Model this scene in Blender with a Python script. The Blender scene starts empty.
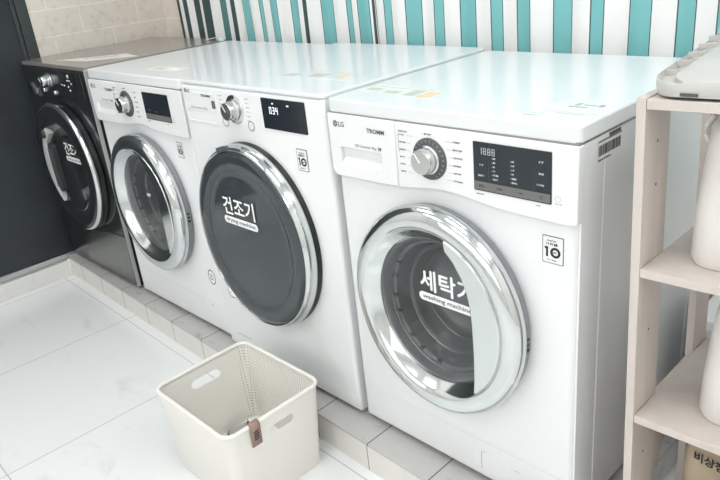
import bpy, bmesh, math, random
from mathutils import Vector, Matrix
random.seed(7)
SC = bpy.context.scene
COL = SC.collection
PI = math.pi

# ------------------------------------------------------------------ camera
cam = bpy.data.cameras.new('camera')
cam.sensor_width = 36.0
cam.lens = 691.2 / 720 * 36
cam.clip_start = 0.02
camo = bpy.data.objects.new('camera', cam)
COL.objects.link(camo)
CAM_P = Vector((1.1322, -0.9802, 1.1529))
yaw, pitch, roll = 0.8322, 0.405, -0.109
_f = Vector((-math.sin(yaw)*math.cos(pitch), math.cos(yaw)*math.cos(pitch), -math.sin(pitch)))
_r = Vector((math.cos(yaw), math.sin(yaw), 0))
_u = _r.cross(_f)
r2 = math.cos(roll)*_r + math.sin(roll)*_u
u2 = -math.sin(roll)*_r + math.cos(roll)*_u
camo.matrix_world = Matrix(((r2.x, u2.x, -_f.x, CAM_P.x), (r2.y, u2.y, -_f.y, CAM_P.y), (r2.z, u2.z, -_f.z, CAM_P.z), (0, 0, 0, 1)))
SC.camera = camo

# ------------------------------------------------------------------ world, exposure
SC.view_settings.view_transform = 'Standard'
SC.view_settings.look = 'None'
SC.view_settings.gamma = 1
SC.view_settings.use_curve_mapping = False
SC.view_settings.exposure = 0.12
w = bpy.data.worlds.new('world'); SC.world = w; w.use_nodes = True
w.node_tree.nodes['Background'].inputs[0].default_value = (1.0, 0.985, 0.96, 1)
w.node_tree.nodes['Background'].inputs[1].default_value = 1.7
PANEL_LIGHT = 5.6

# ------------------------------------------------------------------ materials
def mat(name, col, rough=0.5, metal=0.0, coat=0.0, spec=0.5, emit=None, est=1.0, coat_rough=0.05):
    m = bpy.data.materials.new(name); m.use_nodes = True
    b = m.node_tree.nodes['Principled BSDF']
    b.inputs['Base Color'].default_value = (*col, 1)
    b.inputs['Roughness'].default_value = rough
    b.inputs['Metallic'].default_value = metal
    b.inputs['Coat Weight'].default_value = coat
    b.inputs['Coat Roughness'].default_value = coat_rough
    b.inputs['Specular IOR Level'].default_value = spec
    if emit:
        b.inputs['Emission Color'].default_value = (*emit, 1)
        b.inputs['Emission Strength'].default_value = est
    return m
def noise_color(m, c1, c2, scale, detail=4, lo=.4, hi=.6, distort=0, vec_scale=(1, 1, 1)):
    nt = m.node_tree; b = nt.nodes['Principled BSDF']
    tc = nt.nodes.new('ShaderNodeTexCoord'); mp = nt.nodes.new('ShaderNodeMapping')
    mp.inputs['Scale'].default_value = vec_scale
    n = nt.nodes.new('ShaderNodeTexNoise'); n.inputs['Scale'].default_value = scale
    n.inputs['Detail'].default_value = detail; n.inputs['Distortion'].default_value = distort
    r = nt.nodes.new('ShaderNodeValToRGB')
    r.color_ramp.elements[0].position = lo; r.color_ramp.elements[0].color = (*c1, 1)
    r.color_ramp.elements[1].position = hi; r.color_ramp.elements[1].color = (*c2, 1)
    nt.links.new(tc.outputs['Object'], mp.inputs[0]); nt.links.new(mp.outputs[0], n.inputs['Vector'])
    nt.links.new(n.outputs['Fac'], r.inputs[0]); nt.links.new(r.outputs[0], b.inputs['Base Color'])
    return r
def glass(name, tint, refl=0.5, rough=0.02):
    """thin clear sheet: tinted see-through plus a Fresnel mirror"""
    m = bpy.data.materials.new(name); m.use_nodes = True; nt = m.node_tree
    nt.nodes.remove(nt.nodes['Principled BSDF']); out = nt.nodes['Material Output']
    t = nt.nodes.new('ShaderNodeBsdfTransparent'); t.inputs[0].default_value = (*tint, 1)
    g = nt.nodes.new('ShaderNodeBsdfGlossy'); g.inputs['Roughness'].default_value = rough
    fr = nt.nodes.new('ShaderNodeFresnel'); fr.inputs[0].default_value = 1.5
    mu = nt.nodes.new('ShaderNodeMath'); mu.operation = 'MULTIPLY'; mu.inputs[1].default_value = refl
    mx = nt.nodes.new('ShaderNodeMixShader')
    nt.links.new(fr.outputs[0], mu.inputs[0]); nt.links.new(mu.outputs[0], mx.inputs[0])
    nt.links.new(t.outputs[0], mx.inputs[1]); nt.links.new(g.outputs[0], mx.inputs[2]); nt.links.new(mx.outputs[0], out.inputs[0])
    return m

M = {}
M['white'] = mat('white_enamel', (.83, .845, .85), .32, coat=.35, coat_rough=.12)
M['whiteP'] = mat('white_plastic_panel', (.83, .84, .835), .36, coat=.2, coat_rough=.15)
M['lid'] = mat('white_gloss_lid', (.77, .795, .80), .35, coat=.38, coat_rough=.045, spec=.3)
M['pocket'] = mat('white_recess', (.80, .82, .815), .4)
M['seam'] = mat('seam_grey', (.30, .29, .28), .7)
M['chrome'] = mat('chrome', (.68, .71, .71), .11, metal=1)
M['bodygrey'] = mat('silver_grey_plastic', (.27, .27, .29), .3, metal=.3)
M['paleprint'] = mat('pale_olive_print', (.55, .56, .50), .5)
M['alup'] = mat('bright_silver_plastic', (.62, .63, .62), .3, metal=.2)
M['satin'] = mat('satin_silver', (.62, .63, .62), .25, metal=1)
M['darkring'] = mat('dark_grey_plastic', (.085, .09, .1), .35)
M['black'] = mat('black_plastic', (.012, .013, .015), .3)
M['print'] = mat('grey_print', (.12, .12, .12), .6)
M['print_lt'] = mat('light_grey_print', (.42, .43, .43), .6)
M['display'] = mat('display_glass', (.020, .026, .034), .12, coat=.1, spec=.4)
M['bowlrim'] = mat('pale_smoked_rim', (.36, .365, .375), .15, coat=.6)
M['shaded_teal'] = mat('shaded_teal_cloth', (.09, .23, .235), .9)  # teal darkened in the colour for one shaded left stripe
M['dispbar'] = mat('display_bar', (.16, .16, .155), .35)
M['dispprint'] = mat('display_print', (.55, .58, .6), .5)
M['led'] = mat('lit_digits', (.85, .9, .95), .4, emit=(.8, .9, 1), est=.7)
M['decal'] = mat('white_decal', (.92, .93, .93), .5)
M['gasket'] = mat('grey_rubber', (.22, .225, .235), .4)
M['bowl'] = mat('smoked_bowl', (.24, .245, .25), .16, coat=.6)
M['drum'] = mat('dark_steel_drum', (.20, .195, .19), .3, metal=.7)
M['clear'] = glass('clear_window', (.80, .82, .83), .8)
M['darkglass'] = mat('dark_dryer_glass', (.045, .055, .06), .09, coat=.2, coat_rough=.03, spec=.45)
M['darkglass_in'] = mat('dark_glass_inner', (.032, .037, .041), .12, coat=.7)
M['blkbody'] = mat('black_enamel', (.014, .016, .018), .22, coat=.5)
M['kick'] = mat('graphite_metal', (.22, .225, .22), .25, metal=.85)
M['toplid'] = mat('taupe_reflection_lid', (.33, .30, .28), .25, metal=.3, coat=.3)  # taupe base colour carries the reflected stone wall
M['sticker'] = mat('paper_sticker', (.80, .76, .70), .6)
M['clearfilm'] = mat('pale_green_label', (.77, .81, .78), .35)
M['orange'] = mat('orange_print', (.80, .62, .42), .5)
M['green'] = mat('green_print', (.38, .48, .40), .5)
M['red'] = mat('dusty_red_print', (.42, .28, .27), .5)
M['shelf'] = mat('pale_beech_laminate', (.68, .61, .57), .45)
noise_color(M['shelf'], (.60, .53, .485), (.65, .59, .54), 6, vec_scale=(6, 6, .6), lo=.3, hi=.7)
M['shelfin'] = M['shelf']
M['cream'] = mat('cream_plastic', (.84, .82, .765), .4, coat=.1)
M['tub'] = mat('grey_white_plastic', (.52, .505, .48), .35, coat=.2)
M['jug'] = mat('milky_plastic', (.76, .73, .70), .35, coat=.2)
M['leather'] = mat('brown_leather', (.36, .24, .2), .7)
M['kraft'] = mat('kraft_cardboard', (.36, .29, .2), .85)
noise_color(M['kraft'], (.33, .26, .18), (.42, .34, .24), 9)
M['ink'] = mat('black_ink', (.01, .01, .01), .6)
M['teal'] = mat('teal_cloth', (.20, .50, .51), .9)
M['shaded_slate'] = mat('shaded_slate_cloth', (.05, .08, .08), .9)  # leftmost stripes: fold shade worked into the cloth colour; also narrow dark stripes
M['cloth'] = mat('white_cloth', (.86, .855, .84), .9)
M['edge'] = mat('dark_stripe_outline', (.06, .1, .1), .9)  # dark outline along both sides of each stripe
M['frame'] = mat('charcoal_frame', (.055, .062, .062), .35, metal=.3)
M['alu'] = mat('brushed_aluminium', (.6, .61, .61), .3, metal=1)
M['wallw'] = mat('white_wall', (.82, .80, .775), .6)
M['ceil'] = mat('ceiling_white', (.85, .85, .85), .7)
M['pouchgrey'] = mat('pouch_cloth', (.45, .45, .43), .8)
M['bluefilm'] = mat('bluish_plastic', (.55, .72, .74), .2, coat=.5)
M['whitebox'] = mat('white_storage_plastic', (.8, .8, .82), .4)

# door panel: dark, gently glossy
M['door'] = mat('charcoal_door', (.030, .036, .040), .38, spec=.4)
noise_color(M['door'], (.026, .031, .035), (.036, .043, .047), 3)

# stone tile wall (bricks run along the wall, object coords: y along, z up)
def stone_wall():
    m = mat('travertine_tile', (.6, .55, .48), .5); nt = m.node_tree; b = nt.nodes['Principled BSDF']
    tc = nt.nodes.new('ShaderNodeTexCoord'); sx = nt.nodes.new('ShaderNodeSeparateXYZ'); cb = nt.nodes.new('ShaderNodeCombineXYZ')
    ad = nt.nodes.new('ShaderNodeMath'); ad.operation = 'ADD'; ad.inputs[1].default_value = 0.022
    xy = nt.nodes.new('ShaderNodeMath'); xy.operation = 'ADD'
    nt.links.new(tc.outputs['Object'], sx.inputs[0]); nt.links.new(sx.outputs['Y'], xy.inputs[0]); nt.links.new(sx.outputs['X'], xy.inputs[1]); nt.links.new(xy.outputs[0], cb.inputs[0])
    nt.links.new(sx.outputs['Z'], ad.inputs[0]); nt.links.new(ad.outputs[0], cb.inputs[1])
    br = nt.nodes.new('ShaderNodeTexBrick'); br.inputs['Scale'].default_value = 1
    br.inputs['Brick Width'].default_value = .26; br.inputs['Row Height'].default_value = .105
    br.inputs['Mortar Size'].default_value = .0028; br.inputs['Mortar Smooth'].default_value = .4
    br.inputs['Color1'].default_value = (.80, .735, .66, 1); br.inputs['Color2'].default_value = (.78, .715, .64, 1)
    br.inputs['Mortar'].default_value = (.90, .85, .78, 1)
    nt.links.new(cb.outputs[0], br.inputs['Vector'])
    n = nt.nodes.new('ShaderNodeTexNoise'); n.inputs['Scale'].default_value = 34; n.inputs['Detail'].default_value = 6
    nt.links.new(tc.outputs['Object'], n.inputs['Vector'])
    r = nt.nodes.new('ShaderNodeValToRGB'); r.color_ramp.elements[0].position = .28; r.color_ramp.elements[0].color = (.84, .81, .78, 1)
    r.color_ramp.elements[1].position = .5; r.color_ramp.elements[1].color = (1, 1, 1, 1)
    nt.links.new(n.outputs['Fac'], r.inputs[0])
    mx = nt.nodes.new('ShaderNodeMix'); mx.data_type = 'RGBA'; mx.blend_type = 'MULTIPLY'; mx.inputs[0].default_value = .8
    nt.links.new(br.outputs['Color'], mx.inputs[6]); nt.links.new(r.outputs[0], mx.inputs[7]); nt.links.new(mx.outputs[2], b.inputs['Base Color'])
    return m
M['stone'] = stone_wall()

def marble(name, base, vein, tile=None, off=(0, 0), rot=0, joint=(.45, .45, .44), rough=.14, jw=.0016, vs=2.2, coat=.3):
    """polished stone tiles with rectangular joints"""
    m = mat(name, base, rough, coat=coat, coat_rough=.06); nt = m.node_tree; b = nt.nodes['Principled BSDF']; L = nt.links.new
    tc = nt.nodes.new('ShaderNodeTexCoord')
    mp = nt.nodes.new('ShaderNodeMapping'); mp.inputs['Rotation'].default_value = (0, 0, .6); mp.inputs['Scale'].default_value = (1, 2.6, 1)
    L(tc.outputs['Object'], mp.inputs[0])
    n = nt.nodes.new('ShaderNodeTexNoise'); n.inputs['Scale'].default_value = vs; n.inputs['Detail'].default_value = 8
    n.inputs['Roughness'].default_value = .65; n.inputs['Distortion'].default_value = .6
    L(mp.outputs[0], n.inputs['Vector'])
    r = nt.nodes.new('ShaderNodeValToRGB'); cr = r.color_ramp
    cr.elements[0].position = .30; cr.elements[0].color = (*vein, 1); cr.elements[1].position = .42; cr.elements[1].color = (*base, 1)
    e = cr.elements.new(.60); e.color = (*base, 1)
    e = cr.elements.new(.8); e.color = (base[0]*.9, base[1]*.91, base[2]*.92, 1)
    L(n.outputs['Fac'], r.inputs[0])
    n2 = nt.nodes.new('ShaderNodeTexNoise'); n2.inputs['Scale'].default_value = 19; n2.inputs['Detail'].default_value = 5; n2.inputs['Distortion'].default_value = 1.5
    L(mp.outputs[0], n2.inputs['Vector'])
    rr = nt.nodes.new('ShaderNodeValToRGB'); rr.color_ramp.elements[0].position = .70; rr.color_ramp.elements[0].color = (1, 1, 1, 1)
    rr.color_ramp.elements[1].position = .80; rr.color_ramp.elements[1].color = (.72, .72, .70, 1)
    L(n2.outputs['Fac'], rr.inputs[0])
    mm = nt.nodes.new('ShaderNodeMix'); mm.data_type = 'RGBA'; mm.blend_type = 'MULTIPLY'; mm.inputs[0].default_value = 1
    L(r.outputs[0], mm.inputs[6]); L(rr.outputs[0], mm.inputs[7])
    last = mm.outputs[2]
    if tile:
        mp2 = nt.nodes.new('ShaderNodeMapping'); mp2.inputs['Rotation'].default_value = (0, 0, rot); mp2.inputs['Location'].default_value = (-off[0], -off[1], 0)
        L(tc.outputs['Object'], mp2.inputs[0]); sp = nt.nodes.new('ShaderNodeSeparateXYZ'); L(mp2.outputs[0], sp.inputs[0])
        mask = None
        for ax, T in zip('XY', tile):
            if not T: continue
            a = nt.nodes.new('ShaderNodeMath'); a.operation = 'PINGPONG'; a.inputs[1].default_value = T/2; L(sp.outputs[ax], a.inputs[0])
            c = nt.nodes.new('ShaderNodeMath'); c.operation = 'LESS_THAN'; c.inputs[1].default_value = jw; L(a.outputs[0], c.inputs[0])
            if mask is None: mask = c.outputs[0]
            else:
                x = nt.nodes.new('ShaderNodeMath'); x.operation = 'MAXIMUM'; L(mask, x.inputs[0]); L(c.outputs[0], x.inputs[1]); mask = x.outputs[0]
        mj = nt.nodes.new('ShaderNodeMix'); mj.data_type = 'RGBA'; L(mask, mj.inputs[0]); L(last, mj.inputs[6]); mj.inputs[7].default_value = (*joint, 1)
        last = mj.outputs[2]
    L(last, b.inputs['Base Color'])
    return m
M['floor'] = marble('marble_floor_tile', (.85, .865, .86), (.72, .735, .73), tile=(.565, .63), off=(-.685, -.095), rot=.02, joint=(.52, .53, .51))
M['plinth'] = marble('grey_wood_tile', (.52, .505, .49), (.34, .33, .32), tile=(.2, None), off=(.077, 0), joint=(.10, .09, .085), rough=.4, jw=.0016, vs=7, coat=.1)
M['riser'] = marble('pale_riser_tile', (.76, .74, .70), (.6, .58, .54), tile=(.2, None), off=(.07, 0), joint=(.22, .2, .18), rough=.35, jw=.0016, vs=5, coat=.1)
M['base'] = marble('pale_base_tile', (.80, .79, .76), (.68, .66, .63), rough=.3, vs=4)

def dotted():
    m = mat('cream_perforated', (.84, .82, .765), .45); nt = m.node_tree; b = nt.nodes['Principled BSDF']; L = nt.links.new
    uv = nt.nodes.new('ShaderNodeUVMap'); sp = nt.nodes.new('ShaderNodeSeparateXYZ'); L(uv.outputs[0], sp.inputs[0])
    sq = []
    for ax in 'XY':
        a = nt.nodes.new('ShaderNodeMath'); a.operation = 'PINGPONG'; a.inputs[1].default_value = .0045; L(sp.outputs[ax], a.inputs[0])
        p = nt.nodes.new('ShaderNodeMath'); p.operation = 'POWER'; p.inputs[1].default_value = 2; L(a.outputs[0], p.inputs[0]); sq.append(p.outputs[0])
    s = nt.nodes.new('ShaderNodeMath'); s.operation = 'ADD'; L(sq[0], s.inputs[0]); L(sq[1], s.inputs[1])
    c = nt.nodes.new('ShaderNodeMath'); c.operation = 'LESS_THAN'; c.inputs[1].default_value = .0019**2; L(s.outputs[0], c.inputs[0])
    mx = nt.nodes.new('ShaderNodeMix'); mx.data_type = 'RGBA'; L(c.outputs[0], mx.inputs[0]); mx.inputs[6].default_value = (.84, .82, .765, 1); mx.inputs[7].default_value = (.40, .38, .34, 1)
    L(mx.outputs[2], b.inputs['Base Color'])
    return m
M['dots'] = dotted()

# ------------------------------------------------------------------ mesh helpers
def box(bm, x0, x1, y0, y1, z0, z1, mi=0):
    v = [bm.verts.new((x, y, z)) for x in (x0, x1) for y in (y0, y1) for z in (z0, z1)]
    for q in ((0, 1, 3, 2), (4, 6, 7, 5), (0, 4, 5, 1), (2, 3, 7, 6), (0, 2, 6, 4), (1, 5, 7, 3)):
        f = bm.faces.new([v[i] for i in q]); f.material_index = mi
def prism(bm, pts, a0, a1, axis='z', mi=0):
    """polygon pts extruded along an axis; pts are (x,y) for z, (x,z) for y, (y,z) for x"""
    def P(p, a): return {'z': (p[0], p[1], a), 'y': (p[0], a, p[1]), 'x': (a, p[0], p[1])}[axis]
    A = [bm.verts.new(P(p, a0)) for p in pts]; B = [bm.verts.new(P(p, a1)) for p in pts]
    n = len(pts)
    fs = [bm.faces.new(A), bm.faces.new(B[::-1])]
    for i in range(n): fs.append(bm.faces.new((A[i], B[i], B[(i+1) % n], A[(i+1) % n])))
    for f in fs: f.material_index = mi
def rrect(x0, x1, y0, y1, r, n=5, corners=(1, 1, 1, 1)):
    pts = []
    for k, (cx, cy, a0) in enumerate(((x1-r, y1-r, 0), (x0+r, y1-r, 90), (x0+r, y0+r, 180), (x1-r, y0+r, 270))):
        if not corners[k]:
            pts.append(((x1, y1), (x0, y1), (x0, y0), (x1, y0))[k]); continue
        for i in range(n+1):
            a = math.radians(a0 + 90*i/n); pts.append((cx + r*math.cos(a), cy + r*math.sin(a)))
    return pts
def lathe_y(bm, prof, cx, cz, n=72, sx=1, sz=1, mi=0, close=False):
    """prof = [(radius, y)] spun about the y axis through (cx, cz)"""
    rings = []
    for r, y in prof:
        if r < 1e-6: rings.append([bm.verts.new((cx, y, cz))])
        else: rings.append([bm.verts.new((cx + r*sx*math.cos(2*PI*i/n), y, cz + r*sz*math.sin(2*PI*i/n))) for i in range(n)])
    seq = list(zip(rings, rings[1:])) + ([(rings[-1], rings[0])] if close else [])
    for A, B in seq:
        for i in range(n):
            j = (i+1) % n
            if len(A) == 1 and len(B) == 1: continue
            if len(A) == 1: f = bm.faces.new((A[0], B[i], B[j]))
            elif len(B) == 1: f = bm.faces.new((A[i], B[0], A[j]))
            else: f = bm.faces.new((A[i], B[i], B[j], A[j]))
            f.material_index = mi
def tube(bm, pts, r, n=8, mi=0):
    rings = []
    pts = [Vector(p) for p in pts]
    for k, p in enumerate(pts):
        t = (pts[min(k+1, len(pts)-1)] - pts[max(k-1, 0)]).normalized()
        a = t.cross(Vector((0, 0, 1)));
        if a.length < .1: a = t.cross(Vector((0, 1, 0)))
        a.normalize(); b = t.cross(a)
        rr = r[k] if isinstance(r, (list, tuple)) else r
        rings.append([bm.verts.new(p + a*rr*math.cos(2*PI*i/n) + b*rr*math.sin(2*PI*i/n)) for i in range(n)])
    for A, B in zip(rings, rings[1:]):
        for i in range(n): f = bm.faces.new((A[i], B[i], B[(i+1) % n], A[(i+1) % n])); f.material_index = mi
    bm.faces.new(rings[0][::-1]).material_index = mi; bm.faces.new(rings[-1]).material_index = mi
def loft(bm, loops, closed=True, cap0=False, cap1=False, mi=0):
    R = [[bm.verts.new(p) for p in l] for l in loops]; n = len(R[0])
    for A, B in zip(R, R[1:]):
        for i in range(n if closed else n-1):
            bm.faces.new((A[i], A[(i+1) % n], B[(i+1) % n], B[i])).material_index = mi
    if cap0: bm.faces.new(R[0][::-1]).material_index = mi
    if cap1: bm.faces.new(R[-1]).material_index = mi
    return R
_tx = {}
def text(bm, s, x, z, h, y, bold=0.0, mi=0, align='l', plane='y', slant=0.0, width=None, depth=.0006):
    """lettering standing off a front (plane='y', reads along x), lying on a lid (plane='z') or on a right side (plane='x', along y)"""
    key = (s, bold)
    if key not in _tx:
        c = bpy.data.curves.new('lettering', 'FONT'); c.body = s; c.size = 1; c.offset = bold; c.resolution_u = 3
        o = bpy.data.objects.new('lettering', c); COL.objects.link(o)
        dg = bpy.context.evaluated_depsgraph_get(); dg.update()
        me = bpy.data.meshes.new_from_object(o.evaluated_get(dg))
        _tx[key] = ([tuple(v.co) for v in me.vertices], [tuple(p.vertices) for p in me.polygons])
        bpy.data.objects.remove(o); bpy.data.curves.remove(c); bpy.data.meshes.remove(me)
    V, F = _tx[key]
    xs = [v[0] for v in V]; ys = [v[1] for v in V]
    x0, x1, y0, y1 = min(xs), max(xs), min(ys), max(ys)
    sc = h/(y1-y0); sx = sc if width is None else width/(x1-x0)
    W = (x1-x0)*sx
    ox = {'l': 0, 'c': -W/2, 'r': -W}[align]
    nv = []
    for vx, vy, _ in V:
        a = x + ox + (vx-x0)*sx; b = z + (vy-y0)*sc + slant*(vx-x0)*sx
        nv.append(bm.verts.new({'y': (a, y, b), 'z': (a, b, y), 'x': (y, a, b)}[plane]))
    for f in F:
        try: bm.faces.new([nv[i] for i in f]).material_index = mi
        except ValueError: pass
    return W
def bars(bm, x, z, n, y, wd=.0016, h=.0026, gap=.0008, mi=0):
    """a tiny line of print too small to read: separate little strokes"""
    for i in range(n):
        X = x + i*(wd+gap)
        box(bm, X, X+wd*.3, y, y+.0003, z, z+h, mi); box(bm, X+wd*.3, X+wd, y, y+.0003, z+h*random.choice((.1, .4, .7)), z+h*random.choice((.8, 1)), mi)
def obj(name, bm, mats, parent=None, origin=(0, 0, 0), bevel=0, seg=2, smooth=True, angle=35, label=None):
    bmesh.ops.translate(bm, verts=bm.verts, vec=-Vector(origin))
    bmesh.ops.recalc_face_normals(bm, faces=bm.faces)
    me = bpy.data.meshes.new(name); bm.to_mesh(me); bm.free()
    for m in (mats if isinstance(mats, (list, tuple)) else [mats]): me.materials.append(M[m] if isinstance(m, str) else m)
    if smooth:
        for p in me.polygons: p.use_smooth = True
        me.set_sharp_from_angle(angle=math.radians(angle))
    o = bpy.data.objects.new(name, me); COL.objects.link(o)
    if parent: o.parent = parent
    if bevel:
        b = o.modifiers.new('bevel', 'BEVEL'); b.width = bevel; b.segments = seg; b.limit_method = 'ANGLE'; b.angle_limit = math.radians(40); b.harden_normals = True
    if label: o['label'] = label
    return o
def boolean(o, cutter_bm, parent_origin):
    bmesh.ops.translate(cutter_bm, verts=cutter_bm.verts, vec=-Vector(parent_origin)); bmesh.ops.recalc_face_normals(cutter_bm, faces=cutter_bm.faces)
    me = bpy.data.meshes.new('cut'); cutter_bm.to_mesh(me); cutter_bm.free()
    c = bpy.data.objects.new('cut', me); COL.objects.link(c)
    par = o.parent; o.parent = None
    b = o.modifiers.new('bool', 'BOOLEAN'); b.object = c; b.operation = 'DIFFERENCE'; b.solver = 'EXACT'
    while o.modifiers[0] != b: o.modifiers.move(len(o.modifiers)-1, 0)
    dg = bpy.context.evaluated_depsgraph_get(); dg.update()
    n = bpy.data.meshes.new_from_object(o.evaluated_get(dg))
    o.modifiers.clear(); o.data = n; o.parent = par
    bpy.data.objects.remove(c); bpy.data.meshes.remove(me)
    for p in n.polygons: p.use_smooth = True
    n.set_sharp_from_angle(angle=math.radians(30))
def tag(o, label, cat, group=None):
    o['label'] = label; o['category'] = cat
    if group: o['group'] = group
    return o
def thing(name, label, cat, loc, group=None, rot=(0, 0, 0)):
    o = bpy.data.objects.new(name, None); COL.objects.link(o); o.location = loc; o.rotation_euler = rot; o.empty_display_size = .1
    return tag(o, label, cat, group)
def struct(name, bm, m, **k):
    o = obj(name, bm, m, **k); o['kind'] = 'structure'; return o
NB = bmesh.new

# ================================================================== THE ROOM
FZ = -0.09
XL, XR, YB, YF, ZC = -1.872, 2.6, .70, -2.9, 2.45
b = NB(); box(b, XL-.1, XR+.1, YF-.1, YB+.1, FZ-.06, FZ); struct('floor', b, 'floor', smooth=False)
b = NB(); box(b, XL-.1, XR+.1, YF-.1, YB+.1, ZC, ZC+.06); struct('ceiling', b, 'ceil', smooth=False)
b = NB(); box(b, XL-.1, XL, .105, YB, FZ, ZC); struct('wall_left', b, 'stone', smooth=False)
b = NB(); box(b, -1.45, XR+.1, YB, YB+.1, FZ, ZC); struct('wall_back', b, 'wallw', smooth=False)
b = NB(); box(b, XL-.1, -1.45, YB, YB+.1, FZ, ZC); struct('wall_back_corner', b, 'stone', smooth=False)
b = NB(); box(b, XR, XR+.1, YF, YB, FZ, ZC); struct('wall_right', b, 'wallw', smooth=False)
b = NB(); box(b, XL-.1, XL, YF, -1.42, FZ, ZC); struct('wall_left_front', b, 'wallw', smooth=False)
# unseen front wall; wide window opening added to bring in frontal sky light
b = NB()
box(b, XL-.1, XR+.1, YF-.1, YF, FZ, .55); box(b, XL-.1, XR+.1, YF-.1, YF, 2.2, ZC)
box(b, XL-.1, -1.3, YF-.1, YF, .55, 2.2); box(b, 2.2, XR+.1, YF-.1, YF, .55, 2.2)
struct('wall_front', b, 'wallw', smooth=False)
b = NB()
for x in (-1.3, -.15, 1.0, 2.15): box(b, x, x+.05, YF-.07, YF-.03, .55, 2.2)
box(b, -1.3, 2.2, YF-.07, YF-.03, .55, .6); box(b, -1.3, 2.2, YF-.07, YF-.03, 2.15, 2.2)
struct('added_window_1', b, 'frame', smooth=False)

# the dark door in the left wall, its frame and sill
door = bpy.data.objects.new('door_1', None); COL.objects.link(door); door['kind'] = 'structure'; door.location = (XL, -.7, 0)
b = NB(); box(b, XL-.06, XL-.012, -1.42, .045, .012, 2.3); obj('door_panel', b, 'door', door, (XL, -.7, 0), smooth=False)
b = NB(); box(b, XL-.06, XL-.002, .045, .060, -.012, 2.34); box(b, XL-.06, XL+.003, .062, .106, -.012, 2.34); box(b, XL-.06, XL, -1.42, .10, 2.3, 2.34)
obj('door_frame', b, 'frame', door, (XL, -.7, 0), bevel=.002)
b = NB(); box(b, XL-.06, XL+.004, -1.42, .03, -.008, .014); box(b, XL-.06, XL+.006, -1.42, .03, -.014, -.009)
obj('threshold', b, 'alu', door, (XL, -.7, 0), bevel=.001)
b = NB(); box(b, XL-.1, XL+.012, -1.42, -.018, FZ, -.016); struct('baseboard_left', b, 'base', bevel=.002)

# tiled plinth the machines stand on, its front edge slightly out of square
def py(x): return -.017 - (x+1.87)*.0275
b = NB(); prism(b, [(XL, py(XL)), (.645, py(.645)), (.645, YB), (XL, YB)], -.008, 0, 'z')
struct('trim_1', b, 'plinth', smooth=False, bevel=.0012)
b = NB(); prism(b, [(XL, py(XL)+.003), (.643, py(.643)+.003), (.643, YB), (XL, YB)], FZ, -.0085, 'z')
struct('trim_2', b, 'riser', smooth=False)

# unseen ceiling panels for broad light; the last added to brighten behind the rack
for (x, y), where in zip([(-1.1, -.55), (.35, -.55), (1.8, -.55), (-1.1, -2.0), (.35, -2.0), (1.8, -2.0), (1.75, .25)],
        ['above the black and white dryers', 'above the nearest washing machine', 'above and right of the beech rack', 'by the window, on the dark door side', 'by the window, in the middle', 'by the window, on the rack side', 'added to brighten behind the rack, by the curtained wall']):
    t = thing('ceiling_light', 'white ceiling light panel ' + where, 'ceiling light', (x, y, ZC), 'ceiling light panels')
    b = NB(); box(b, x-.42, x+.42, y-.32, y+.32, ZC-.02, ZC); obj('light_frame', b, 'ceil', t, (x, y, ZC))
    b = NB(); box(b, x-.4, x+.4, y-.3, y+.3, ZC-.026, ZC-.0205)
    obj('diffuser', b, mat('light_panel_glow', (1, 1, 1), .5, emit=(.95, .98, 1), est=PANEL_LIGHT), t, (x, y, ZC))

# ================================================================== CURTAINS
def curtain(name, label, xs, x_end, z0=.52, z1=2.25, y=.655):
    """xs = list of (x0, x1, material) stripes; the cloth waves gently"""
    b = NB()
    mats = ['cloth', 'teal', 'shaded_slate', 'edge', 'shaded_teal']
    cols = []
    cur = xs[0][0]
    segs = []
    for x0, x1, m in xs:
        if x0 > cur + 1e-4: segs.append((cur, x0, 0))
        e = .0032
        segs.append((x0, x0+e, 3)); segs.append((x0+e, x1-e*.8, m)); segs.append((x1-e*.8, x1, 3)); cur = x1
    if x_end > cur: segs.append((cur, x_end, 0))
    def Y(x, z):
        return y + .004*math.sin(x*41 + .4*math.sin(z*1.7)) + .0025*math.sin(x*93+1.3) + .004*math.sin(z*3+x*11)
    zs = [z0 + (z1-z0)*k/14 for k in range(15)]
    prev = None
    for x0, x1, m in segs:
        n = max(1, int((x1-x0)/.012))
        for k in range(n+1):
            x = x0 + (x1-x0)*k/n
            if k == 0 and prev is not None: col = prev
            else: col = [b.verts.new((x, Y(x, z), z)) for z in zs]
            if k > 0:
                for j in range(len(zs)-1):
                    b.faces.new((prev[j], col[j], col[j+1], prev[j+1])).material_index = m
            prev = col
    xc = (xs[0][0]+x_end)/2
    o = obj(name, b, mats, None, (xc, y, z1), angle=80)
    o.location = (xc, y, z1)
    s = o.modifiers.new('thickness', 'SOLIDIFY'); s.thickness = .0015
    return tag(o, label, 'curtain')
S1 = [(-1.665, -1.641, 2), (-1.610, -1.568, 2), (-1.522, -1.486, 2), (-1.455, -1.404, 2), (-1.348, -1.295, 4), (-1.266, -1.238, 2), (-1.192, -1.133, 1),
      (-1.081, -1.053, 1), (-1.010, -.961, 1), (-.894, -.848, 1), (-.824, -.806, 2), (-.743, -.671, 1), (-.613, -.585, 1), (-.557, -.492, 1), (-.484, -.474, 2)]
S2 = [(-.434, -.402, 1), (-.343, -.282, 1), (-.233, -.197, 1), (-.146, -.085, 1), (-.033, .002, 1), (.048, .095, 1), (.158, .211, 1), (.26, .296, 1), (.355, .41, 1),
      (.464, .509, 1), (.554, .60, 1), (.66, .71, 1), (.77, .81, 1), (.87, .93, 1), (.99, 1.03, 1)]
curtain('curtain', 'teal and dark striped white curtain, shade coloured into its leftmost stripes, hanging nearest the beige tiled wall', S1, -.472)
curtain('curtain', 'white curtain with teal stripes hanging behind the rightmost washing machine', [(-.47, -.468, 0)] + S2, 1.06)
b = NB(); tube(b, [(-1.86, .655, 2.27), (2.5, .655, 2.27)], .012, 10)
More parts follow.
